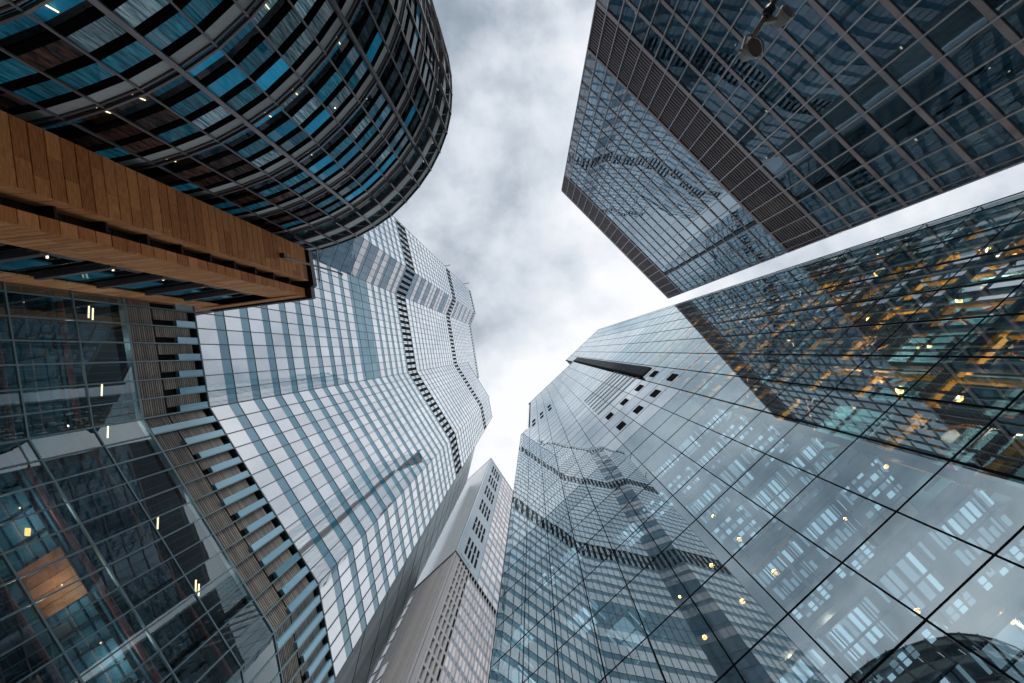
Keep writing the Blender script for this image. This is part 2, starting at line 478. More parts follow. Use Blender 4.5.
# ------------------------------------------------------------------ ground
def sheet(name, poly, z, mat):
    m = MB(); k = len(poly)
    m.v = [(x, y, z) for x, y in poly]; m.f = [tuple(range(k))]; m.r = [0.5]
    return m.build(name, mat, None, kind='structure')
sheet('ground', [(-900, -900), (900, -900), (900, 900), (-900, 900)], 0.0, 'paving')
sheet('road', [(3, -400), (9, -400), (4, 8), (-2, 300), (-8, 300), (-3, 8)], 0.004, 'asphalt')
kb = MB(); kb.prism([(-3.3, 8), (-3, 8), (3, -400), (2.7, -400)], 0.0, 0.12); kb.build('kerb', 'kerb_stone', None, kind='structure')
kb = MB(); kb.prism([(4, 8), (4.3, 8), (9.3, -400), (9, -400)], 0.0, 0.12); kb.build('kerb', 'kerb_stone', None, kind='structure')

# ================================================================== 1. FACETED GLASS TOWER (left)
A0 = (-37.4, -36.3); AB = (-34.3, -22.9); BC = (-37.2, -15.6); CDp = (-33.8, 5.9); DE = (-22.4, 24.4); EF = (-20.6, 34.4)
FE = (-23.9, 48.0)
fold = thing('faceted_tower', 'tall faceted glass tower, its folded pale and blue facade crossed by bands of dark vents', 'skyscraper', (-45, 5, 0))
def hid_left(u, v):   # behind the timber block or the curved building
    if u < 318 and v < 313 - 0.13 * max(0, u - 190) and v < 313: return True
    return (u - 200) ** 2 / 250 ** 2 + (v + 20) ** 2 / 260 ** 2 < 1
FH, F0 = 4.52, 47.7
core = MB()
inset = [(-38.6, -36.5), (-35.6, -22.8), (-38.4, -15.6), (-34.9, 5.5), (-23.6, 24.0), (-21.9, 34.3), (-30, 36), (-62, 33), (-66, -38)]
core.prism(inset[:], F0 + EYE - 8.4, 236 + EYE)
core.build('wall', 'core_dark', fold)
MB().prism([(-38.6, -36.5), (-35.6, -22.8), (-38.4, -15.6), (-34.9, 5.5), (-33.2, 15.0), (-60, 20), (-66, -38)], 236 + EYE, 275.3 + EYE).build('wall', 'core_dark', fold)
# podium core, far back
MB().prism([(-46, -36), (-44, -15), (-42.5, 3.5), (-30.5, 26), (-28, 34), (-62, 33), (-66, -38)], 0, F0 + EYE - 8.4).build('wall', 'core_teal', fold)
win = []; span = []; mull = []; vent = []; trans = []; louv = []; slabs = []; pipes = []; lights = []
faces = [('A', A0, AB, 8, 276), ('B', AB, BC, 5, 276), ('C', BC, CDp, 13, 276), ('D', CDp, DE, 13, 238.2), ('E', DE, EF, 6, 235.5)]
# the taller part carries the third facet's plane on behind the fourth
Cdir = (Vector(CDp) - Vector(BC)).normalized()
CX = Vector(CDp) + Cdir * 10.5
faces.append(('CX', CDp, tuple(CX), 6, 276))
for nm, a, b, nb, top in faces:
    F = Face(a, b)
    w = F.L / nb
    nfl = int((top - F0) / FH)
    k0 = 0 if nm != 'CX' else 42
    for k in range(k0, nfl + 1):
        h0 = F0 + k * FH
        h1 = min(h0 + FH, top)
        if h1 - h0 < 1.0: continue
        hw = min(h0 + FH * 0.66, h1)
        vb = k in (17, 18, 33, 34) or (nm in 'ABCCX' and k == nfl - 1) or (nm in 'ABCX' and k == nfl - 1 and False)
        blue = (k in (10,) and nm in 'CD') or (nm == 'B' and random.random() < 0)
        for i in range(nb):
            s0, s1 = i * w, (i + 1) * w
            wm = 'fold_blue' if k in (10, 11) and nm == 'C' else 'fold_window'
            if nm == 'B' and not (k in (10, 12, 13, 15, 16, 20, 22, 24, 25, 27, 28) or (k > 29 and k % 3)): wm = 'fold_blue_dim'
            if nm == 'B' and wm != 'fold_blue_dim': wm = 'fold_window_dim'
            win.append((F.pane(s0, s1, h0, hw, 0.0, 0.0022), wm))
            if h1 - hw > 0.3:
                upper = k > 18
                hs = hw if not upper else hw + 0.55
                if upper: win.append((F.pane(s0, s1, hw, hs, 0.0, 0.0), wm))
                span.append((F.pane(s0, s1, hs, h1, 0.01, 0.0015), 'fold_blue_dim' if nm == 'B' else 'fold_blue'))
            if vb:
                sv = s0 + w * 0.27; ev = s0 + w * 0.78
                n = 3
                for q in range(1 if k in (33, 34) else 2):
                    hh0 = h0 + 0.4 + q * (FH - 0.4) / 2; hh1 = hh0 + (FH - 0.4) / (1 if k in (33, 34) else 2) - 0.3
                    vent.append((F.box(sv, ev, hh0, min(hh1, top - 0.1), 0.02, 0.10), 'vent_dark'))
        # horizontal joint
        trans.append((F.box(0, F.L, h0 - 0.04, h0 + 0.04, -0.02, 0.05), 'fold_mullion'))
    hb = F0 - 0.2 if nm != 'CX' else F0 + 42 * FH
    for i in range(nb + 1):
        s = i * w
        mull.append((F.box(s - 0.045, s + 0.045, hb, top, -0.02, 0.07), 'fold_mullion'))
    F.box(0, F.L, top, top + 0.7, -0.7, 0.05).build('parapet', 'fold_mullion', fold)
    if nm in ('CX',): continue
    # podium: see-through lobby glass up to 39.5, louvre zone up to 47.7
    zl = 39.4
    hs_ = [8, 12.4, 16.9, 21.4, 26.0, 30.5, 35.0, 39.4]
    nbp = nb
    for j in range(len(hs_) - 1):
        for i in range(nbp):
            s0, s1 = i * w, (i + 1) * w
            win.append((F.pane(s0, s1, hs_[j], hs_[j + 1], 0.0, 0.0016), 'fold_clear'))
        trans.append((F.box(0, F.L, hs_[j] - 0.06, hs_[j] + 0.06, -0.05, 0.08), 'fold_transom'))
        # slab behind
        di = 6.5
        slabs.append((F.box(0.2, F.L - 0.2, hs_[j] - 0.55, hs_[j] - 0.15, -di, -0.9), 'slab_blue' if (j + ord(nm[0])) % 2 else 'slab_dark'))
        q0 = F.p(0.1, hs_[j] - 0.25, -0.75); q1 = F.p(F.L - 0.1, hs_[j] - 0.25, -0.75)
        pipes.append((MB().tube(q0, q1, 0.2, n=10), 'rust_pipe'))
        q0 = F.p(0.1, hs_[j] - 0.62, -1.25); q1 = F.p(F.L - 0.1, hs_[j] - 0.62, -1.25)
        pipes.append((MB().tube(q0, q1, 0.12, n=8), 'metal_darker'))
        for i in range(nbp):                        # ceiling ribs and service runs
            slabs.append((F.box(i * w + w / 2 - 0.06, i * w + w / 2 + 0.06, hs_[j] - 0.80, hs_[j] - 0.58, -6.3, -1.4), 'metal_dark'))
        for o in (-2.1, -3.0, -3.9):
            slabs.append((F.box(0.2, F.L - 0.2, hs_[j] - 0.66, hs_[j] - 0.57, o - 0.1, o), 'core_teal' if o != -3.0 else 'slab_pale'))
        # room boards, soffit panels
        for i in range(nbp):
            if random.random() < 0.55:
                s0 = i * w + random.uniform(0.05, 0.5); o0 = -random.uniform(1.6, 4.5)
                slabs.append((F.box(s0, s0 + random.uniform(0.7, 1.4), hs_[j] - 0.72, hs_[j] - 0.62, o0 - random.uniform(0.5, 1.5), o0), random.choice(['slab_pale', 'slab_blue', 'core_dark', 'slab_dark'])))
    for i in range(nbp + 1):
        mull.append((F.box(i * w - 0.05, i * w + 0.05, 0, F0, -0.08, 0.09), 'fold_transom'))
    trans.append((F.box(0, F.L, zl - 0.08, zl + 0.08, -0.4, 0.1), 'fold_transom'))
    for i in range(nbp):
        s0, s1 = i * w + 0.05, (i + 1) * w - 0.05
        # louvre panel: a dark back with horizontal blades
        m = F.box(s0, s1, zl + 0.1, F0 - 0.05, -0.5, -0.35)
        louv.append((m, 'vent_dark'))
        for (hh0, hh1) in ((zl + 0.15, 42.2), (42.6, 46.7)):
            m2 = MB(); z = hh0
            while z < hh1:
                m2.add(F.box(s0 + w * 0.0, s1 - w * 0.36 if hh0 > 42 else s1, z, z + 0.16, -0.33, -0.2)); z += 0.24
            louv.append((m2, 'louvre_brown'))
        st = 42.8 - 0.5 * math.sin(i * 1.7) if nm != 'C' else 45.6 - 2.2 * (i / nbp) ** 2
        if i % 13 in (0,): st = 39.6
        span.append((F.box(s1 - w * 0.36, s1, st, F0 - 0.25 if nm != 'C' else F0 - 0.1, -0.3, 0.06), 'fold_blue_light'))
    trans.append((F.box(0, F.L, F0 - 0.22, F0 - 0.1, -0.3, 0.1), 'fold_mullion'))
# lit strips and lamps in the lobby
FC, FD = Face(BC, CDp), Face(CDp, DE)
def strip_at(u, v, F, depth, ln, mat='lamp_strip', wd=0.10):
    """a ceiling tube hanging behind the glass on the sight line of one window"""
    d = Vector((u - ZU, v - ZV)) / FPX           # plan offset per metre of height
    q = F.a - F.n * depth
    h = q.dot(F.n) / d.dot(F.n)
    x, y = d.x * h, d.y * h
    return MB().bar((x, y - abs(ln) / 2, h + EYE), (x - 0.05, y + abs(ln) / 2, h + EYE + 0.02), wd, 0.06)
for u, v, F in ((89, 312, FC), (93, 314, FC), (102, 390, FC), (108, 432, FC), (158, 523, FD), (196, 586, FD), (199, 590, FD), (226, 533, FD), (238, 549, FD)):
    lights.append((strip_at(u, v, F, 1.5, -1.0), 'lamp_strip'))
for u, v, F in ((35, 527, FD), (28, 532, FD)):
    lights.append((strip_at(u, v, F, 2.6, -0.5, wd=0.35), 'lamp_amber'))
for u, v, F in ((62, 585, FD), (84, 603, FD), (38, 614, FD), (101, 643, FD), (20, 508, FD), (58, 560, FD)):
    lights.append((strip_at(u, v, F, 2.0, -0.08, wd=0.08), 'lamp_warm'))
# warm-lit timber room behind the lower glass
for q in range(5):
    slabs.append((FD.box(7.4 + q * 0.72, 8.08 + q * 0.72, 29.62, 29.7, -4.6, -1.0), 'warm_board'))
slabs.append((FD.box(13.6, 16.2, 25.2, 25.35, -3.5, -1.0), 'peach_panel'))
ld = bpy.data.lights.new('amber_light', 'POINT'); ld.energy = 45; ld.shadow_soft_size = 0.25; ld.color = (1.0, 0.55, 0.2)
lo = bpy.data.objects.new('amber_light', ld); q = FD.p(9.2, 27.9, -2.6); lo.location = (q[0] - fold.location.x, q[1] - fold.location.y, q[2]); COL.objects.link(lo); lo.parent = fold
for u, v, F in ((97, 345, FC), (30, 380, FC), (108, 432, FC), (150, 520, FD), (200, 590, FD), (80, 590, FD), (40, 520, FD), (130, 650, FD)):  # fill lights added to brighten the lobby, apart from the visible strips
    d = Vector((u - ZU, v - ZV)) / FPX
    h = (F.a - F.n * 2.2).dot(F.n) / d.dot(F.n)
    ld = bpy.data.lights.new('fill_light', 'POINT'); ld.energy = 95; ld.shadow_soft_size = 0.4; ld.color = (0.95, 0.93, 0.88)
    lo = bpy.data.objects.new('fill_light', ld); lo.location = (d.x * h - fold.location.x, d.y * h - fold.location.y, h - 2.4 + EYE); COL.objects.link(lo); lo.parent = fold
parts('window', win, fold, hid_left)
parts('spandrel', span, fold, hid_left)
parts('mullion', mull, fold, hid_left)
parts('transom', trans, fold, hid_left)
parts('vent', vent, fold, hid_left)
parts('louvre_panel', louv, fold, hid_left)
parts('floor_slab', slabs, fold, hid_left)
parts('pipe', pipes, fold, hid_left)
parts('ceiling_light', lights, fold, hid_left)
MB().prism(offset_poly([A0, AB, BC, CDp, tuple(CX), (-62, 15), (-66, -38)], 0.9), 275.4 + EYE, 275.8 + EYE).build('roof', 'roof_grey', fold)
# dark side wing
FF = Face(EF, FE, (1, -0.3))
MB().prism([(EF[0] - 0.6, EF[1] + 0.2), (FE[0] - 0.4, FE[1]), (-40, 50), (-40, 36)], 0, 165 + EYE).build('side_wing', 'slate_cladding', fold)
wing = []
for i in range(0, 9):
    s = i * FF.L / 9
    wing.append((FF.box(s + 0.03, s + FF.L / 9 - 0.03, 0, 165, -0.3, 0.02), 'slate_cladding'))
parts('cladding_panel', wing, fold)
tr = [(FF.box(0, FF.L, h - 0.06, h + 0.06, 0.0, 0.06), 'metal_darker') for h in [20 + 9.04 * i for i in range(17)]]
parts('transom', tr, fold)
# roof maintenance cranes
for (q, nm) in (((-59.0, -53.0), 'far'), ((-49.8, -47.0), 'near')):
    pass
def crane(u, v, h, label):
    x, y = (u - ZU) / FPX * h, (v - ZV) / FPX * h
    c = thing('roof_crane', label, 'crane', (x - 3, y, h - 3 + EYE), 'window cleaning cranes on the faceted tower roof')
    MB().bar((x - 3, y, h - 3 + EYE), (x - 3, y, h + 1.5 + EYE), 0.8).build('mast', 'metal_dark', c)
    MB().bar((x - 4.5, y + 0.6, h + 1 + EYE), (x + 2.4, y - 0.9, h + 1.4 + EYE), 0.45).build('jib', 'galvanised', c)
crane(446, 266, 276, 'small dark roof crane on the edge of the faceted tower, nearer the curved building')
crane(465, 284, 276, 'small grey roof crane with long jib, nearer the top corner of the faceted tower')

# ================================================================== 2. DARK GRID TOWER (upper right)
grid = thing('grid_tower', 'dark square-edged office tower at upper right with bronze grid and two brown louvre bands', 'skyscraper', (38, -35, 0))
nQ = Vector((0.710, -0.704)); tQ = Vector((0.704, 0.710)); DQ = 34.3
qa = nQ * DQ + tQ * (-23.8); qb = nQ * DQ + tQ * 15.0
Q = Face(tuple(qa), tuple(qb))
HA = 116.0
xb = [0.0] + [1.71 + 1.972 * k for k in range(19)] + [Q.L]
lv = [9.5, 13.15, 16.8, 20.45, 24.1, 27.75, 31.4, 35.1, 38.75, 42.4, 46.05, 49.7, 53.4]
lv2 = [61.9 + 3.65 * k for k in range(13)]     # last = 105.7
win = []; bars = []; mull = []; louv = []; slabs = []; lights = []; corner = []
for lvls, mat in ((lv, 'grid_clear'), (lv2, 'grid_glass')):
    for j in range(len(lvls) - 1):
        for i in range(len(xb) - 1):
            if i == 0:
                corner.append((Q.pane(xb[0] + 0.05, xb[1], lvls[j] + 0.2, lvls[j + 1] - 0.2, 0.05, 0.004), 'grid_corner_sky')); 
                corner.append((Q.box(xb[0], xb[1], lvls[j] - 0.35, lvls[j] + 0.35, -0.3, 0.06), 'bronze_dark')); continue
            win.append((Q.pane(xb[i], xb[i + 1], lvls[j], lvls[j + 1], -0.06, 0.0025), mat))
for z in lv[:-1] + lv2[1:-1]:
    th = 0.24 if z < 60 else 0.13
    bars.append((Q.box(xb[1], Q.L, z - th, z + th, -0.2, 0.04), 'bronze'))
for z in (53.4, 61.9, 105.7, 116.0 - 0.25):
    bars.append((Q.box(0, Q.L, z - 0.3, z + 0.3, -0.2, 0.10), 'bronze'))
bars.append((Q.box(0, Q.L, HA, HA + 0.8, -0.6, 0.05), 'bronze_dark'))
for i, s in enumerate(xb):
    mull.append((Q.box(s - 0.06, s + 0.06, 0, HA, -0.1, 0.16), 'bronze_light'))
# second pair of mullions marks the right end bay
for z in (2.0,):
    mull.append((Q.box(Q.L - 0.5, Q.L - 0.38, 0, HA, -0.05, 0.10), 'bronze'))
for (z0, z1, st) in ((53.7, 61.6, 0.52), (106.0, 115.5, 0.6)):
    for i in range(len(xb) - 1):
        m = MB(); z = z0
        while z < z1 - 0.1:
            m.add(Q.box(xb[i] + 0.06, xb[i + 1] - 0.06, z, z + st * 0.5, -0.2, 0.0)); z += st
        louv.append((m, 'bronze_blade'))
    Q.box(0.05, Q.L - 0.05, z0, z1, -0.5, -0.36).build('louvre_back', 'vent_dark', grid)
for z in lv:
    slabs.append((Q.box(0.3, Q.L - 0.3, z - 0.45, z - 0.02, -7.8, -0.3), 'slab_dark'))
    for k in range(3):
        s = random.uniform(1, Q.L - 2); o = -random.uniform(0.7, 3.0)
        lights.append((Q.box(s, s + random.choice([0.06, 0.22]), z - 0.56, z - 0.48, o - 0.07, o), 'lamp_faint'))
bl = []
for j in range(len(lv) - 1):
    for i in range(2, len(xb) - 1):
        r = random.random()
        if i > len(xb) - 4 or r < 0.10:
            bl.append((Q.box(xb[i] + 0.15, xb[i + 1] - 0.15, lv[j] + 0.5 + (0 if r < 0.3 else 0.8), lv[j + 1] - 0.5, -0.42, -0.38), 'slab_pale'))  # pale end columns stand in for reflected sky; the scattered ones are blinds
c4 = [Q.p(0, 0, -7.9), Q.p(Q.L, 0, -7.9), Q.p(Q.L, 0, -36), Q.p(0, 0, -36)]
MB().prism([(x, y) for x, y, z in c4], 0, 53.4 + EYE).build('core', 'core_dark', grid)
c4 = [Q.p(0, 0, -0.25), Q.p(Q.L, 0, -0.25), Q.p(Q.L, 0, -36), Q.p(0, 0, -36)]
MB().prism([(x, y) for x, y, z in c4], 53.8 + EYE, HA + EYE).build('wall', 'core_dark', grid)
# end walls (seen only in reflections)
for (a, b, hint) in ((Q.p(Q.L, 0, -0.3), Q.p(Q.L, 0, -36), tuple(tQ)), (Q.p(0, 0, -0.3), Q.p(0, 0, -36), tuple(-tQ))):
    E = Face(a[:2], b[:2], hint)
    for z in lv + lv2:
        bars.append((E.box(0, E.L, z - 0.25, z + 0.25, 0.03, 0.10), 'bronze'))
    nn = 18
    for i in range(nn + 1):
        mull.append((E.box(i * E.L / nn - 0.06, i * E.L / nn + 0.06, 0, HA, 0.03, 0.16), 'bronze_light'))
    E.box(0, E.L, 2, HA - 1, 0.0, 0.02).build('side_glazing', 'grid_glass', grid)
parts('window', win, grid)
parts('corner_bay', corner, grid)
parts('spandrel', bars, grid)
parts('mullion', mull, grid)
parts('louvre_panel', louv, grid)
parts('floor_slab', slabs, grid)
parts('ceiling_light', lights, grid)
parts('pale_board', bl, grid)

# ================================================================== 3. WEDGE GLASS TOWER (lower right)
wedge = thing('glass_tower', 'huge smooth glass tower at lower right with large black-edged panes mirroring the faceted tower', 'skyscraper', (20, 25, 0))
nP = Vector((0.687, 0.727)).normalized(); tP = Vector((0.727, -0.687)).normalized(); DP = 15.3
sL, sR = -18.8, 32.2
pa = nP * DP + tP * sL; pb = nP * DP + tP * sR
P = Face(tuple(pa), tuple(pb))
BW = 3.106
X = lambda s: s - sL     # s measured from the foot of the normal
grid_s = [0.03 + 0.2 + BW * k for k in range(-6, 11)]
grid_s = [s for s in grid_s if sL + 0.6 < s < sR - 0.6]
xs = [sL] + grid_s + [sR]
lvP = [6.5, 10.7, 14.94, 18.97, 24.25, 29.6, 34.5, 39.3, 44.1, 48.8, 53.4, 58.0, 62.6, 67.2, 71.8]
while lvP[-1] < 228: lvP.append(lvP[-1] + 4.62)
def top_at(s):
    if s < -16.5: return 130.0
    if s < 9.1: return 193.0
    return 232.0
win = []; mull = []; trans = []; vents = []; slabs = []; beams = []; ybeam = []; brace = []; lights = []; ceil = []; louv = []
for i in range(len(xs) - 1):
    s0, s1 = xs[i], xs[i + 1]; sm = (s0 + s1) / 2; T = top_at(sm)
    for j in range(len(lvP)):
        h0 = lvP[j]
        if h0 >= T - 0.5: break
        h1 = lvP[j + 1] if j + 1 < len(lvP) else T
        h1 = min(h1, T)
        clear = h1 < 56 or s0 > 9.0
        if s0 > 9 and h0 > 110: clear = False
        if s0 > 25 : clear = True
        win.append((P.pane(X(s0), X(s1), h0, h1, 0.0, 0.0012 if clear else 0.0022), 'wedge_glass' if clear else 'wedge_opaque'))
for i, s in enumerate(xs):
    T = max(top_at(s - 0.1), top_at(s + 0.1)) if i else 130
    wd = 0.036 if s < 9 else 0.06
    mull.append((P.box(X(s) - wd, X(s) + wd, 0, T, -0.02, 0.02), 'wedge_mullion'))
for j, h in enumerate(lvP):
    if h > 231: break
    s_lo = sL if h < 130 else (-16.6 if h < 193 else 9.1)
    wd = 0.036 if h < 60 else 0.022
    trans.append((P.box(X(s_lo), X(sR), h - wd, h + wd, -0.02, 0.018), 'wedge_mullion'))
for (s0, s1, T) in ((sL, -16.5, 130), (-16.5, 9.1, 193), (9.1, sR, 232)):
    trans.append((P.box(X(s0), X(s1), T - 0.1, T + 0.5, -0.5, 0.04), 'steel_blue'))
# dark square vents
def vent_sq(s, h, w=0.62, hh=1.2):
    vents.append((P.box(X(s) - w, X(s) + w, h - hh, h + hh, 0.02, 0.07), 'vent_dark'))
for k in range(0, 4):
    sc = 0.23 + BW * (k + 0.5)
    vent_sq(sc, 69.3); vent_sq(sc, 60.3)
for k in range(-5, -2):
    sc = 0.23 + BW * (k + 0.5)
    vent_sq(sc, 134, 0.6, 1.6); vent_sq(sc, 127.5, 0.6, 1.6)
# deep dark louvre strip where the tower steps
louv.append((P.box(X(10.0), X(12.2), 73.5, 193, 0.02, 0.06), 'louvre_slate'))
m = MB(); z = 74.0
while z < 193: m.add(P.box(X(10.05), X(12.2), z, z + 0.5, 0.06, 0.22)); z += 1.15
louv.append((m, 'louvre_mid'))
louv.append((P.box(X(9.8), X(10.05), 72.8, 193, 0.02, 0.5), 'vent_dark'))
for k in range(7):
    h = 76 + k * 3.3
    louv.append((P.box(X(0.7), X(9.7), h, h + 0.9, 0.02, 0.05), 'louvre_white'))
# interior, office side
for j, h in enumerate(lvP[:12]):
    slabs.append((P.box(X(sL + 0.3), X(8.9), h - 0.5, h - 0.1, -9, -0.6), 'slab_dark' if h > 40 else 'slab_pale'))
    if h > 48: continue
    for i in range(len(xs) - 1):
        s0 = xs[i]
        if s0 > 9 or xs[i + 1] - s0 < 2: continue
        if s0 < -2 and random.random() < 0.62: continue
        # ceiling of one bay: frame lines, then one of four orderly layouts of lit fittings
        for o in (-0.8, -2.0, -3.2):
            ceil.append((P.box(X(s0 + 0.1), X(s0 + 3.0), h - 0.80, h - 0.72, o - 0.07, o), 'steel_blue'))
        for q in (0.75, 2.35):
            ceil.append((P.box(X(s0 + q), X(s0 + q + 0.07), h - 0.90, h - 0.81, -3.6, -0.7), 'steel_blue'))
        lay = random.choice('abcd')
        if lay in 'ac':
            n = 7 if lay == 'a' else 8
            for r in range(n):
                a0 = s0 + 0.35 + r * 0.33
                ceil.append((P.box(X(a0), X(a0 + 0.2), h - 0.7, h - 0.62, (-2.7 - (0.6 if r % 3 == 0 else 0)) if lay == 'a' else -1.9, -1.2), 'lit_panel' if r % 3 else 'lit_panel_soft'))
                if lay == 'c': ceil.append((P.box(X(a0), X(a0 + 0.2), h - 0.7, h - 0.62, -3.0, -2.3 - 0.25 * (r % 2)), 'lit_panel_soft'))
        if lay == 'b':
            for r in range(4):
                for c in range(5):
                    a0 = s0 + 0.3 + c * 0.5; o = -0.9 - r * 0.62 - (1.0 if lay == 'c' else 0)
                    if (r * 5 + c) % 7 != 3:
                        ceil.append((P.box(X(a0), X(a0 + 0.34), h - 0.71, h - 0.63, o - 0.26, o), 'lit_panel_soft' if (r + c) % 2 else 'lit_panel'))
        if lay != 'b':                              # second cluster deeper in the room and slim edge fittings
            for r in range(3):
                for c in range(6):
                    if (r * 6 + c) % 5 != 2:
                        a0 = s0 + 0.25 + c * 0.44
                        ceil.append((P.box(X(a0), X(a0 + 0.28), h - 0.71, h - 0.63, -3.95 - r * 0.34, -3.75 - r * 0.34), 'lit_panel_soft' if c % 2 else 'lit_panel'))
        for q in (0.12, 2.62):
            ceil.append((P.box(X(s0 + q), X(s0 + q + 0.12), h - 0.71, h - 0.63, -1.9, -0.9), 'lit_panel_soft'))
        if lay == 'd':
            ceil.append((P.box(X(s0 + 0.5), X(s0 + 1.75), h - 0.7, h - 0.62, -3.0, -1.0), 'lit_panel_soft'))
            ceil.append((P.box(X(s0 + 1.95), X(s0 + 2.15), h - 0.7, h - 0.62, -3.0, -1.0), 'lit_panel'))
            ceil.append((P.box(X(s0 + 0.5), X(s0 + 2.15), h - 0.7, h - 0.62, -3.5, -3.25), 'core_dark'))
        if random.random() < 0.7:
            beams.append((P.box(X(s0 + 0.2), X(s0 + 2.8), h - 1.05, h - 0.85, -0.75, -0.6), random.choice(['steel_blue', 'slab_pale', 'peach_panel'])))
        if random.random() < 0.6:
            sb = s0 + random.uniform(0.2, 2.6)
            beams.append((P.box(X(sb), X(sb + 0.18), h - 1.1, h - 0.6, -4.0, -0.7), random.choice(['steel_blue', 'steel_white', 'core_dark'])))
# lamps (round, warm) hung behind the panes
def lamp_at(u, v, depth, r):
    d = Vector((u - ZU, v - ZV)) / FPX
    h = (DP + depth) / d.dot(nP)
    x, y = d.x * h, d.y * h
    return x, y, h + EYE, r
lampspots = [(714, 517, 1.0, .09), (740, 540, 1.0, .10), (712, 566, 1.0, .09), (743, 602, 1.0, .09), (705, 638, 1.0, .08), (680, 597, 1, .06), (776, 573, 1.0, .12), (831, 622, 1.0, .12), (792, 659, 1.0, .09),
             (887, 467, 1, .08), (846, 519, 1, .06), (901, 390, 2, .16), (960, 397, 2, .18), (851, 385, 2, .12), (1010, 620, 1.2, .2), (918, 612, 1, .08), (960, 300, 3.2, .16), (870, 320, 3.2, .16), (790, 340, 3.0, .14), (990, 250, 2.6, .16), (930, 345, 3.3, .12), (1005, 320, 3.3, .12), (840, 290, 3.2, .12), (910, 270, 3.2, .12), (1000, 440, 3.0, .12)]  # the deepest-set spots are added lamps, lighting the yellow steel
glob = []
for (u, v, dp, r) in lampspots:
    x, y, z, r = lamp_at(u, v, dp, r * 0.72)
    m = MB()
    n1_, n2_ = 10, 6
    base = len(m.v)
    rings = []
    for a in range(n2_ + 1):
        th = math.pi * a / n2_
        rings.append([(x + r * math.sin(th) * math.cos(2 * math.pi * b / n1_), y + r * math.sin(th) * math.sin(2 * math.pi * b / n1_), z + r * math.cos(th)) for b in range(n1_)])
    for a in range(n2_):
        for b in range(n1_):
            c = (b + 1) % n1_
            m.quad(rings[a][b], rings[a + 1][b], rings[a + 1][c], rings[a][c], 0.5)
    lights.append((m, 'lamp_warm'))
    ld = bpy.data.lights.new('lamp_light', 'POINT'); ld.energy = 14 if u < 845 or v > 430 else 160; ld.shadow_soft_size = r; ld.color = (1.0, 0.86, 0.66)
    lo = bpy.data.objects.new('lamp_light', ld); lo.location = (x - wedge.location.x, y - wedge.location.y, z - r * 1.4); COL.objects.link(lo); lo.parent = wedge
    m2 = MB().tube((x, y, z + r * 0.6), (x, y, z + r * 1.3), r * 2.2, r * 1.0, 16)
    glob.append((m2, 'gold_panel'))
# interior, yellow steel side: s 9 .. 32
def bar(s0, h0, o0, s1, h1, o1, w, mat, lst, hgt=None):
    lst.append((MB().bar(P.p(X(s0), h0, o0), P.p(X(s1), h1, o1), w, hgt, up=(nP.x, nP.y, 0)), mat))
colS = [9.2 + BW * k for k in range(8)]
for j in range(2, 20):
    bar(21.1, lvP[j] + 0.25, -0.85, 21.1, lvP[j + 1] - 0.25, -0.85, 0.22, 'steel_yellow', ybeam, 0.2)
    bar(14.9, lvP[j] + 0.25, -0.85, 14.9, lvP[j + 1] - 0.25, -0.85, 0.26, 'steel_yellow', ybeam, 0.2)
for k in range(7):                       # unseen lamps, added to light the yellow steel
    for j in (3, 5, 8, 11, 15, 19):
        if (k + j) % 2: continue
        q = P.p(X(10.7 + BW * k), lvP[j] + 2.6, -3.3)
        lights.append((MB().tube(q, (q[0], q[1], q[2] + 0.12), 0.10, 0.05, 10), 'lamp_warm'))
        ld = bpy.data.lights.new('fill_light', 'POINT'); ld.energy = 800; ld.shadow_soft_size = 0.15; ld.color = (1.0, 0.84, 0.62)
        lo = bpy.data.objects.new('fill_light', ld); lo.location = (q[0] - wedge.location.x, q[1] - wedge.location.y, q[2] - 0.15); COL.objects.link(lo); lo.parent = wedge
for j, h in enumerate(lvP[:26]):
    if h > 150: break
    hn = lvP[j + 1]
    # slab set back, its edge beam
    slabs.append((P.box(X(9.0), X(26.8), h - 0.35, h - 0.05, -9.0, -3.6), 'slab_blue'))
    bar(9.0, h - 0.3, -0.55, sR - 0.2, h - 0.3, -0.55, 0.26, 'steel_dim', beams, 0.34)
    if j % 3 == 1: bar(9.2, h - 0.62, -0.85, 27, h - 0.62, -0.85, 0.2, 'steel_yellow', ybeam, 0.3)
    bar(9.0, h - 0.2, -1.9, 27, h - 0.2, -1.9, 0.16, 'metal_darker', beams)
    bar(9.0, h + 1.5, -1.2, sR - 0.2, h + 1.5, -1.2, 0.09, 'steel_blue', beams)
    bar(9.0, h + 2.7, -2.4, 27, h + 2.7, -2.4, 0.10, 'metal_dark', beams)
    for k, s in enumerate(colS[:-1]):
        s1 = s + BW
        if (j + k) % 2 == 0 or j % 3 == 0:
            bar(s + 0.15, h - 0.7, -0.95, s1 - 0.4, h - 0.7, -0.95, 0.42, 'steel_yellow', ybeam, 0.30)
        if (j * 3 + k) % 4 == 1:
            bar(s + 0.3, h + 1.1, -2.4, s1 - 1.1, h + 1.1, -2.4, 0.3, 'steel_yellow', ybeam, 0.34)
        if (j + k) % 2:
            bar(s, h, -2.0, s1, hn, -2.0, 0.16, 'steel_rust', brace)
        else:
            bar(s, hn, -2.3, s1, h, -2.3, 0.14, 'steel_rust', brace)
        if random.random() < 0.25:
            bar(s + random.uniform(0, 2), h + 0.5, -1.0, s + random.uniform(0, 3), h + random.uniform(1.5, 4), -3.2, 0.09, random.choice(['steel_rust', 'steel_blue', 'metal_dark']), brace)
        if random.random() < 0.5:
            ceil.append((P.box(X(s + 0.3), X(s + random.uniform(1, 2.6)), h - 0.05, h + 0.05, -3.4 - random.random(), -3.0), random.choice(['steel_blue', 'slab_pale', 'core_teal'])))
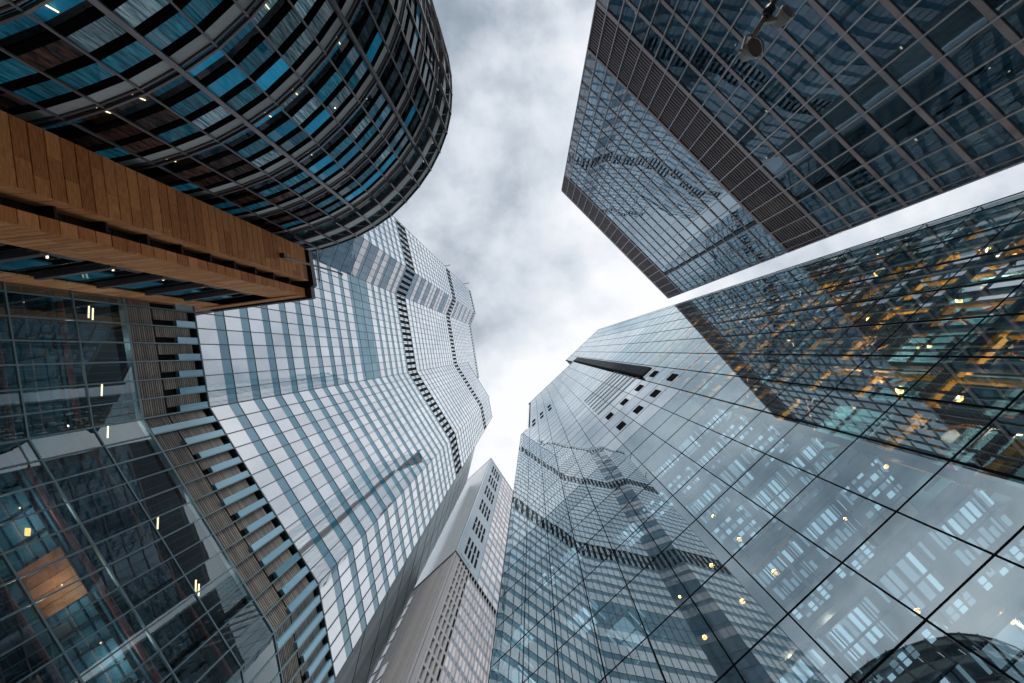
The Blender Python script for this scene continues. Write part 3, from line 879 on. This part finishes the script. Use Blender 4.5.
for k, s in enumerate(colS):
    # vertical yellow columns and dark outer posts
    for j, h in enumerate(lvP[:24]):
        if (j + k * 2) % 3 == 0:
            bar(s + 0.6, h, -1.7, s + 0.6, lvP[j + 1], -1.7, 0.24, 'steel_yellow', ybeam, 0.3)
    bar(s, 0, -0.45, s, 150, -0.45, 0.3, 'steel_dim', beams, 0.3)
    bar(s + 1.5, 0, -3.0, s + 1.5, 150, -3.0, 0.14, 'metal_dark', beams)
    bar(s + 1.55, 0, -0.7, s + 1.55, 150, -0.7, 0.12, 'steel_dim', beams)
    bar(s + 0.35, 0, -1.3, s + 0.35, 150, -1.3, 0.10, 'steel_dim', beams)
# end truss: open glazed bay with sky behind it
for j, h in enumerate(lvP[:46]):
    hn = lvP[j + 1] if j + 1 < len(lvP) else 232
    for o in (-0.5, -3.2):
        bar(27.2, h, o, sR - 0.3, h, o, 0.17, 'steel_blue', beams)
    if j % 2: bar(27.4, h, -0.6, sR - 0.3, hn, -0.6, 0.16, 'steel_blue', brace)
    else: bar(sR - 0.3, h, -0.6, 27.4, hn, -0.6, 0.16, 'steel_blue', brace)
    if j < 26:
        bar(29.6, h - 0.3, -0.4, 29.6, h - 0.3, -3.4, 0.3, 'steel_rust', brace)
        bar(28.4, h, -3.1, 30.8, hn, -3.1, 0.13, 'steel_rust', brace)
        bar(31.6, h + 1.5, -0.6, 28.0, h + 1.5, -3.1, 0.09, 'steel_blue', brace)
for s in (27.3, 29.7, sR - 0.3):
    for o in (-0.5, -3.3):
        bar(s, 0, o, s, 229, o, 0.2, 'steel_blue', beams)
ybeam.append((P.box(X(27.6), X(30.6), 27.9, 28.1, -3.0, -0.9), 'gold_panel'))
ceil.append((P.box(X(27.6), X(31.4), 41.5, 41.7, -3.0, -0.7), 'gold_panel'))
# left-corner lattice behind the glass
for j, h in enumerate(lvP[:26]):
    hn = lvP[j + 1]
    a, b = (sL + 0.3, sL + 1.9)
    bar(a, h, -0.7, b, hn, -0.7, 0.14, 'steel_rust' if j % 3 else 'steel_blue', brace)
    bar(b, h, -0.9, a, hn, -0.9, 0.12, 'metal_dark', brace)
    if j % 4 == 1:
        ceil.append((P.box(X(sL + 1.3), X(sL + 1.9), h, hn - 0.4, -0.5, -0.4), 'fold_blue_light'))
# bodies
def body(s0, s1, o0, o1, z0, z1, mat, nm='wall'):
    c = [P.p(X(s0), 0, o0), P.p(X(s1), 0, o0), P.p(X(s1), 0, o1), P.p(X(s0), 0, o1)]
    MB().prism([(x, y) for x, y, z in c], z0 + EYE, z1 + EYE).build(nm, mat, wedge)
body(sL + 0.4, 8.9, -0.35, -30, 56, 129.5, 'core_dark')
body(-16.3, 8.9, -0.4, -30, 129.6, 192.5, 'core_dark')
body(sL + 0.4, 8.9, -9.1, -30, 0, 55.9, 'core_dark')
body(9.2, 26.9, -9.1, -30, 0, 110, 'core_teal')
body(9.2, 26.9, -0.35, -30, 110.2, 231, 'core_dark')
# side glazing: left return and right return
for (s, hint, T) in ((sL, tuple(-tP), 130), (sR, tuple(tP), 232)):
    a = P.p(X(s), 0, -0.1); b = P.p(X(s), 0, -4.0 if s > 0 else -30)
    E = Face(a[:2], b[:2], hint)
    E.pane(0, E.L, 0, T, 0.0, 0.0).build('side_glazing', 'wedge_glass' if s > 0 else 'wedge_opaque', wedge)
    for h in lvP:
        if h < T: trans.append((E.box(0, E.L, h - 0.06, h + 0.06, 0, 0.06), 'wedge_mullion'))
parts('window', win, wedge)
parts('mullion', mull, wedge)
parts('transom', trans, wedge)
parts('vent', vents, wedge)
parts('louvre_panel', louv, wedge)
parts('floor_slab', slabs, wedge)
parts('ceiling_panel', ceil, wedge)
parts('beam', beams, wedge)
parts('yellow_beam', ybeam, wedge)
parts('brace', brace, wedge)
parts('lamp', lights, wedge)
parts('lamp_shade', glob, wedge)

# ================================================================== 4. CURVED BUILDING (upper left)
drum = thing('curved_building', 'dark curved building at upper left with teal windows between black sunshades and a glazed crown', 'building', (-30, -35, 0))
ND = [(-35.42, -11.59), (-33.21, -11.59), (-31.00, -11.68), (-28.98, -11.78), (-26.96, -12.01), (-24.93, -12.42), (-22.82, -13.06), (-20.70, -13.89), (-18.68, -15.00), (-16.84, -16.28), (-15.18, -17.85), (-13.66, -19.60), (-12.37, -21.48), (-11.32, -23.55), (-10.53, -25.67), (-10.07, -27.88), (-9.94, -30.08), (-10.03, -32.29), (-10.40, -34.50), (-11.04, -36.62), (-12.05, -38.64), (-13.34, -40.48), (-14.90, -42.14), (-16.65, -43.52)]
SH, ST = 5.8, [1.1, 6.9, 12.7, 18.5, 24.3, 30.1, 36.0, 41.8, 47.4]
win = []; shelf = []; span = []; mull = []; ring = []; lights = []; slabs = []
crown = []
def hid_drum(u, v): return v > 113 + 0.4535 * u
for i in range(len(ND) - 1):
    F = Face(ND[i], ND[i + 1], (Vector((-28, -32)) - Vector(ND[i])) * -1)
    thick = i % 4 == 0
    wd = 0.13 if thick else 0.055
    mull.append((F.box(-wd, wd, 0, ST[-1], 0.03, 0.30 if thick else 0.16), 'drum_frame'))
    for j in range(len(ST) - 1):
        z0, z1 = ST[j], ST[j + 1]; H = z1 - z0
        fr = [0, .19, .28, .47, .56, .74, .82, 1.0]
        # near the straight end the rooms are brown, in the middle vivid teal, towards the far side dark
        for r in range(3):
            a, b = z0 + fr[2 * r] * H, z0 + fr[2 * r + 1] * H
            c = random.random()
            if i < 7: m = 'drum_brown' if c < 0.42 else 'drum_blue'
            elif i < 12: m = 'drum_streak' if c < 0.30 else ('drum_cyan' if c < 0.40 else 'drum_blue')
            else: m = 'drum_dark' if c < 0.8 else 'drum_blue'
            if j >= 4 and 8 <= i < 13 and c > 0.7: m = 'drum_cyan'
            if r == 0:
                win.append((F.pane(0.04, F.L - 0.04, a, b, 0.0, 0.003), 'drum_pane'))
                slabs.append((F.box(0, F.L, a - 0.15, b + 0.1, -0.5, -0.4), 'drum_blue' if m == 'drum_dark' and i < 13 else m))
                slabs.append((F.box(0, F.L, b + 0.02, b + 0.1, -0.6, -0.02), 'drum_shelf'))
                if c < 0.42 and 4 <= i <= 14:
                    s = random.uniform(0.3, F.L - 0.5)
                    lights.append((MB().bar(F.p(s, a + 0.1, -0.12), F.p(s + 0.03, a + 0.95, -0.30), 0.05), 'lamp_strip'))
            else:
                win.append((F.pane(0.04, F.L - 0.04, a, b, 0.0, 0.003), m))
            # projecting sunshade above each window row
            a2, b2 = b, z0 + fr[2 * r + 2] * H
            shelf.append((F.box(0.0, F.L, a2 + 0.05, b2, -0.05, 0.05), 'drum_shelf'))
        span.append((F.pane(0.04, F.L - 0.04, z0 + fr[6] * H, z1 - 0.4, 0.03, 0.004), 'drum_spandrel'))
        ring.append((F.box(0, F.L, z1 - 0.40, z1 - 0.10, -0.1, 0.02), 'drum_shelf'))
        ring.append((F.box(-0.02, F.L + 0.02, z1 - 0.08, z1 + 0.06, 0.02, 0.22), 'drum_frame'))
        ring.append((F.box(-0.02, F.L + 0.02, z1 - 0.36, z1 - 0.28, 0.025, 0.14), 'drum_frame'))
    # crown
    win.append((F.pane(0.04, F.L - 0.04, 47.56, 49.31, 0.05, 0.004), 'drum_dark'))
    crown.append((F.box(0.05, F.L - 0.05, 49.50, 50.60, 0.30, 0.38), 'drum_spandrel'))
    crown.append((F.box(0, F.L, 49.31, 49.48, -0.1, 0.42), 'drum_frame'))
    win.append((F.pane(0.04, F.L - 0.04, 50.69, 52.16, 0.15, 0.004), 'drum_dark'))
    crown.append((F.box(0, F.L, 52.16, 52.30, -0.1, 0.5), 'drum_frame'))
    crown.append((F.box(0.05, F.L - 0.05, 52.39, 53.13, 0.42, 0.47), 'drum_spandrel'))
    crown.append((F.box(-0.02, F.L + 0.02, 53.18, 53.36, -0.1, 0.62), 'metal_darker'))
    crown.append((F.box(-0.06, 0.06, 47.38, 53.54, 0.3, 0.62), 'drum_frame'))
    crown.append((MB().bar(F.p(0, 49.50, 0.2), F.p(F.L, 53.18, 0.5), 0.07), 'drum_frame'))
poly = []
for i, (x, y) in enumerate(ND):
    v = Vector((-29.5 - x, -33 - y)).normalized()
    poly.append((x + v.x * 0.9, y + v.y * 0.9))
poly += [(-37, -46), (-56, -46), (-56, -12.5)]
poly[0] = (-35.4, -12.4)
MB().prism(poly, 0, 52.3 + EYE).build('wall', 'core_dark', drum)
parts('window', win, drum, hid_drum)
parts('sunshade', shelf, drum, hid_drum)
parts('spandrel', span, drum, hid_drum)
parts('mullion', mull, drum, hid_drum)
parts('ring_beam', ring, drum, hid_drum)
parts('crown_panel', crown, drum, hid_drum)
parts('room_panel', slabs, drum, hid_drum)
parts('ceiling_light', lights, drum, hid_drum)

# ================================================================== 5. TIMBER-CLAD BLOCK (left)
wood = thing('timber_clad_block', 'brown timber-clad block with horizontal boards and dark recessed window bays below the curved building', 'building', (-30, -8, 0))
HT = 50.6
boards = []; pale = []; dark = []; bays = []; lights = []
def cladding(F, s0, s1, h0, h1, step, mat, lst, o=0.0, jt=0.06):
    h = h1
    while h > h0:
        b = max(h - step, h0)
        # boards are laid with end joints
        cuts = [s0]
        s = s0 + random.uniform(0.25, 0.9) * (s1 - s0)
        if s1 - s0 > 1.5: cuts.append(s)
        cuts.append(s1)
        m = MB()
        for q in range(len(cuts) - 1):
            m.add(F.box(cuts[q] + 0.004, cuts[q + 1] - 0.004, b + jt / 2, h - jt / 2, o - 0.1, o + random.uniform(-0.008, 0.008)))
        lst.append((m, mat)); h = b
W1a, W1b = (-24.9, -11.3), (-24.42, -7.66)
F1 = Face(W1a, W1b, (1, 0)); cladding(F1, 0, F1.L, 8, HT - 0.9, 0.78, 'timber', boards)
W1r = (-26.2, -7.60)
F1r = Face(W1b, W1r, (0, 1)); cladding(F1r, 0, F1r.L, 8, HT - 0.9, 1.15, 'timber_lit', pale, 0.0)
W2a, W2b = (-25.05, -6.9), (-24.95, -6.1)
F2 = Face(W2a, W2b, (1, 0)); cladding(F2, 0, F2.L, 8, HT - 0.5, 1.0, 'timber', boards)
W2r = (-28.3, -5.75)
F2r = Face(W2b, W2r, (0, 1)); cladding(F2r, 0.0, F2r.L, 8, HT - 0.5, 0.55, 'timber_lit', pale)
# the recess slot between the two piers
FS = Face((-26.1, -7.6), (-26.0, -6.9), (1, 0))
for k in range(14):
    h = 8 + k * 2.9
    dark.append((FS.box(0, FS.L, h, h + 1.5, -0.1, 0.0), 'metal_darker'))
    dark.append((FS.box(0, FS.L, h + 1.5, h + 2.9, -0.1, -0.05), 'metal_dark'))
    dark.append((FS.box(0, FS.L, h + 1.45, h + 1.6, 0.0, 0.9), 'metal_dark'))
# side facade with window bays
SA, SB = (-28.3, -5.75), (-33.6, -4.95)
FSd = Face(SA, SB, (0, 1))
for k in range(9):
    h0 = 8.2 + k * 4.4; h1 = h0 + 4.4
    if h1 > HT: break
    # recessed dark wall, projecting box frame, blue soffit glass
    dark.append((FSd.box(0, FSd.L, h0, h1, -1.7, -1.5), 'core_dark'))
    dark.append((FSd.box(0.0, FSd.L, h0, h0 + 0.28, -1.5, -0.2), 'metal_darker'))
    bays.append((FSd.box(0.15, 0.75, h0 + 0.3, h1 - 1.0, -1.5, -0.1), 'box_grey'))
    bays.append((FSd.box(0.15, FSd.L, h0 + 0.5, h0 + 0.95, -0.25, 0.12), 'box_grey'))
    bays.append((FSd.box(0.85, FSd.L - 0.3, h0 + 1.1, h1 - 0.6, -0.85, -0.75), 'bay_blue'))
    bays.append((FSd.box(2.6, FSd.L, h0 + 0.95, h1 - 0.9, -0.35, -0.22), 'bay_blue'))
    for q in range(4):
        bays.append((FSd.box(0.85 + q * 1.1, 0.95 + q * 1.1, h0 + 0.3, h1, -0.9, -0.4), 'metal_darker'))
    for q in range(5):
        dark.append((FSd.box(0.9 + q * 0.9, 1.0 + q * 0.9, h0 + 0.9, h0 + 1.1, -1.4, 0.0), 'box_grey'))
    dark.append((FSd.box(0.2, FSd.L, h0 + 3.2, h0 + 3.32, -0.6, -0.45), 'box_grey'))
    bays.append((FSd.box(0.8, FSd.L, h1 - 0.75, h1 - 0.6, -1.4, -0.2), 'metal_dark'))
    lights.append((FSd.box(1.5, 1.6, h0 + 2.2, h0 + 2.28, -0.72, -0.2), 'lamp_strip'))
FEp = Face(SB, (-35.6, -4.65), (0, 1)); cladding(FEp, 0, FEp.L, 8, HT - 0.9, 0.8, 'timber_lit', pale)
MB().bar(FEp.p(FEp.L - 0.05, 8, 0.05), FEp.p(FEp.L - 0.05, HT - 0.9, 0.05), 0.22, 0.12).build('edge_strip', 'rust_pipe', wood)
# frieze and black parapet
FT = Face(W2b, (-35.6, -4.65), (0, 1))
cladding(FT, 0.0, FT.L, HT - 1.7, HT - 0.4, 1.3, 'timber_lit', pale, 0.12)
MB().prism([(-25.6, -11.2), (-24.75, -11.2), (-24.1, -7.3), (-24.45, -7.1), (-24.3, -5.85), (-35.7, -4.35), (-36.5, -11.1), (-27, -11.1)], HT - 0.35 + EYE, HT + 0.5 + EYE).build('parapet', 'metal_darker', wood)
MB().bar((-23.95, -11.3, HT + EYE), (-23.6, -7.7, HT + EYE), 0.12, 0.12).build('edge_rail', 'galvanised', wood)
MB().prism([(-25.02, -11.28), (-24.62, -7.78), (-26.15, -7.72), (-26.1, -6.9), (-25.2, -6.85), (-25.1, -6.2), (-28.3, -5.95), (-30, -7.6), (-36, -7.0), (-37, -11.1)], 0, HT - 0.4 + EYE).build('wall', 'timber_gap', wood)
MB().prism([(-28.4, -7.7), (-28.4, -6.0), (-28.6, -5.9), (-28.6, -7.7)], 0, HT - 0.4 + EYE).build('bay_jamb', 'metal_darker', wood)
parts('timber_board', boards, wood)
parts('lit_timber_board', pale, wood)
parts('recess_panel', dark, wood)
parts('bay_window', bays, wood)
parts('ceiling_light', lights, wood)
# bracket lamp / pole fixed to the timber
hp = 46.0
p0 = (-24.7, -9.35, 44.6 + EYE); p1 = (-20.3, -8.2, 47.5 + EYE)
po = thing('bracket_pole', 'thin white pole with small floodlight projecting from the top of the timber-clad wall', 'pole', p0)
MB().tube(p0, p1, 0.12, 0.08, 10).build('arm', 'white_paint', po)
MB().bar(p0, tuple(Vector(p0) + Vector((0.5, 0.0, 0.0))), 0.45, 0.4).build('bracket', 'metal_dark', po)
MB().tube(p1, tuple(Vector(p1) + Vector((0.5, 0.25, 0.05))), 0.06, 0.16, 10).build('lamp_head', 'galvanised', po)

# ================================================================== 6. GREY TOWER (bottom centre)
gt = thing('pale_tower', 'slim grey tower at bottom centre with a blank pale upper wall and dark slot windows', 'skyscraper', (-16, 62, 0))
HG = 180.0
K = (-16.2, 42.5); KL = (-25.9, 51.4); KR = (-1.5, 64.6)
G1 = Face(K, KL, (-0.6, -0.8)); G2 = Face(K, KR, (0.8, -0.5))
HB = 96.7
MB().prism([(K[0] - 0.3, K[1] + 0.9), (KL[0] + 0.5, KL[1] + 0.4), (KL[0] + 8, KL[1] + 20), (KR[0] + 4, KR[1] + 15), (KR[0] - 0.5, KR[1] + 0.4)], 0, HG - 0.5 + EYE).build('wall', 'core_dark', gt)
pan = []; slot = []; win = []; span = []; fins = []; mull = []
for i in range(3):
    for j in range(8):
        h0 = HB + j * (HG - HB) / 8
        pan.append((G1.box(i * G1.L / 3 + 0.02, (i + 1) * G1.L / 3 - 0.02, h0 + 0.03, h0 + (HG - HB) / 8 - 0.03, -0.3, 0.0), 'pale_cladding'))
for j in range(8):
    h0 = HB + j * (HG - HB) / 8
    pan.append((G2.box(0.0, 8.2, h0 + 0.02, h0 + (HG - HB) / 8 - 0.02, -0.4, 0.0), 'blue_cladding'))
for hc in (171.5, 159.5, 146.5, 132.5, 118, 104.5):
    for q in range(4):
        s = 2.3 + q * 1.25
        slot.append((G2.box(s, s + 0.62, hc - 4.2, hc + 4.2, 0.02, 0.06), 'vent_dark'))
        slot.append((G2.box(s + 0.05, s + 0.57, hc - 0.3, hc + 0.3, 0.06, 0.12), 'blue_cladding'))
for i in range(9):
    s0 = 8.2 + i * 1.9
    for j in range(20):
        h0 = HB + j * 4.15
        if h0 + 4 > HG: break
        win.append((G2.pane(s0, s0 + 1.9, h0, h0 + 2.7, 0.0, 0.002), 'pale_window'))
        span.append((G2.pane(s0, s0 + 1.9, h0 + 2.7, h0 + 4.15, 0.02, 0.0), 'blue_spandrel'))
    mull.append((G2.box(s0 - 0.07, s0 + 0.07, HB, HG, -0.02, 0.12), 'blue_cladding'))
# lower part
m0 = G2.box(0, 1.3, 0, HB, -0.4, 0.02); pan.append((m0, 'fin_grey'))
pan.append((G2.box(1.3, 5.2, 0, HB, -0.4, -0.3), 'fin_gap'))
for q in range(4):
    s = 1.35 + q * 1.0
    fins.append((G2.box(s, s + 0.42, 0, HB, -0.3, 0.02), 'fin_grey'))
for j in range(30):
    fins.append((G2.box(1.3, 5.2, 8 + j * 3.1, 8.6 + j * 3.1, -0.3, 0.0), 'fin_grey'))
nw = 22
for i in range(nw):
    s0 = 5.3 + i * 0.92
    for j in range(27):
        h0 = 8 + j * 3.35
        if h0 + 3 > HB: break
        win.append((G2.pane(s0, s0 + 0.92, h0, h0 + 2.3, 0.0, 0.003), 'pale_window'))
        span.append((G2.pane(s0, s0 + 0.92, h0 + 2.3, h0 + 3.35, 0.015, 0.0), 'blue_spandrel'))
    mull.append((G2.box(s0 - 0.08, s0 + 0.08, 0, HB, 0, 0.16), 'fin_grey'))
# left face: close vertical fins, two pale glazed strips
pan.append((G1.box(0, G1.L, 0, HB, -0.5, -0.35), 'fin_gap'))
nf = 27
for i in range(nf + 1):
    s = i * G1.L / nf
    fins.append((G1.box(s, s + 0.2, 0, HB, -0.35, 0.0), 'fin_grey'))
for j in range(24):
    h0 = 8 + j * 3.7
    if h0 > HB - 6: continue
    s0 = G1.L * 0.80
    win.append((G1.box(s0, s0 + 1.1, h0, h0 + 2.9, 0.02, 0.06), 'pale_window'))
    if h0 < 70: win.append((G1.box(s0 - 2.6, s0 - 1.2, h0, h0 + 2.9, 0.02, 0.06), 'pale_window'))
for F in (G1, G2):
    pan.append((F.box(-0.1, F.L, HB - 0.35, HB + 0.05, -0.3, 0.14), 'metal_dark'))
    pan.append((F.box(-0.1, F.L, HG, HG + 0.8, -0.5, 0.1), 'pale_cladding'))
parts('cladding_panel', pan, gt)
parts('slot_window', slot, gt)
parts('window', win, gt)
parts('spandrel', span, gt)
parts('fin', fins, gt)
parts('mullion', mull, gt)

# ================================================================== 7. STREET FLOODLIGHT MAST (top right)
def W3(u, v, h): return ((u - ZU) / FPX * h, (v - ZV) / FPX * h, h + EYE)
ml = thing('floodlight_mast', 'slim grey street mast with two round floodlights against the dark grid tower', 'street lamp', (3.6, -5.2, 0))
hh = 4.6
pA = W3(800, -60, 4.3); pB = W3(774, 2, hh); pC = W3(750, 42, 4.75)
MB().tube(pA, pB, 0.042, n=16).build('arm', 'galvanised', ml, True)
MB().tube(pB, pC, 0.030, 0.026, n=14).build('arm', 'galvanised', ml, True)
MB().tube((pA[0] + 0.0, pA[1], 0), (pA[0], pA[1], pA[2]), 0.075, 0.05, 18).build('pole', 'galvanised', ml, True)
MB().tube(W3(771, 8, hh), W3(767, 14, hh), 0.05, n=14).build('clamp', 'metal_dark', ml, True)
def flood(u, v, h, du, dv, r):
    c = Vector(W3(u, v, h)); ax = Vector((du, dv, 1.0)).normalized()
    a = c + ax * r * 1.5
    m = MB().tube(tuple(a), tuple(c), r * 0.62, r, 22, caps=True)
    o = m.build('lamp_head', 'white_paint', ml, False)
    MB().tube(tuple(c - ax * 0.004), tuple(c - ax * 0.03), r * 1.06, r * 1.06, 22, caps=False).build('rim', 'galvanised', o)
    MB().tube(tuple(c - ax * 0.006), tuple(c - ax * 0.012), r * 0.9, r * 0.9, 22).build('lens', 'black_lens', o)
    return c, ax
flood(754, 48, 4.7, -0.28, -0.10, 0.098)
flood(786, 14, 4.7, -0.42, 0.34, 0.082)
MB().bar(W3(742, 50, 4.72), W3(746, 36, 4.72), 0.02, 0.05).build('bracket', 'galvanised', ml)
MB().bar(W3(744, 37, 4.76), W3(756, 35, 4.72), 0.02, 0.04).build('bracket', 'galvanised', ml)
MB().bar(W3(762, 22, 4.68), W3(776, 20, 4.68), 0.04, 0.05).build('bracket', 'galvanised', ml)
MB().tube(W3(742, 50, 4.7), W3(738, 50.5, 4.7), 0.012, 0.012, 8).build('bolt', 'galvanised', ml)
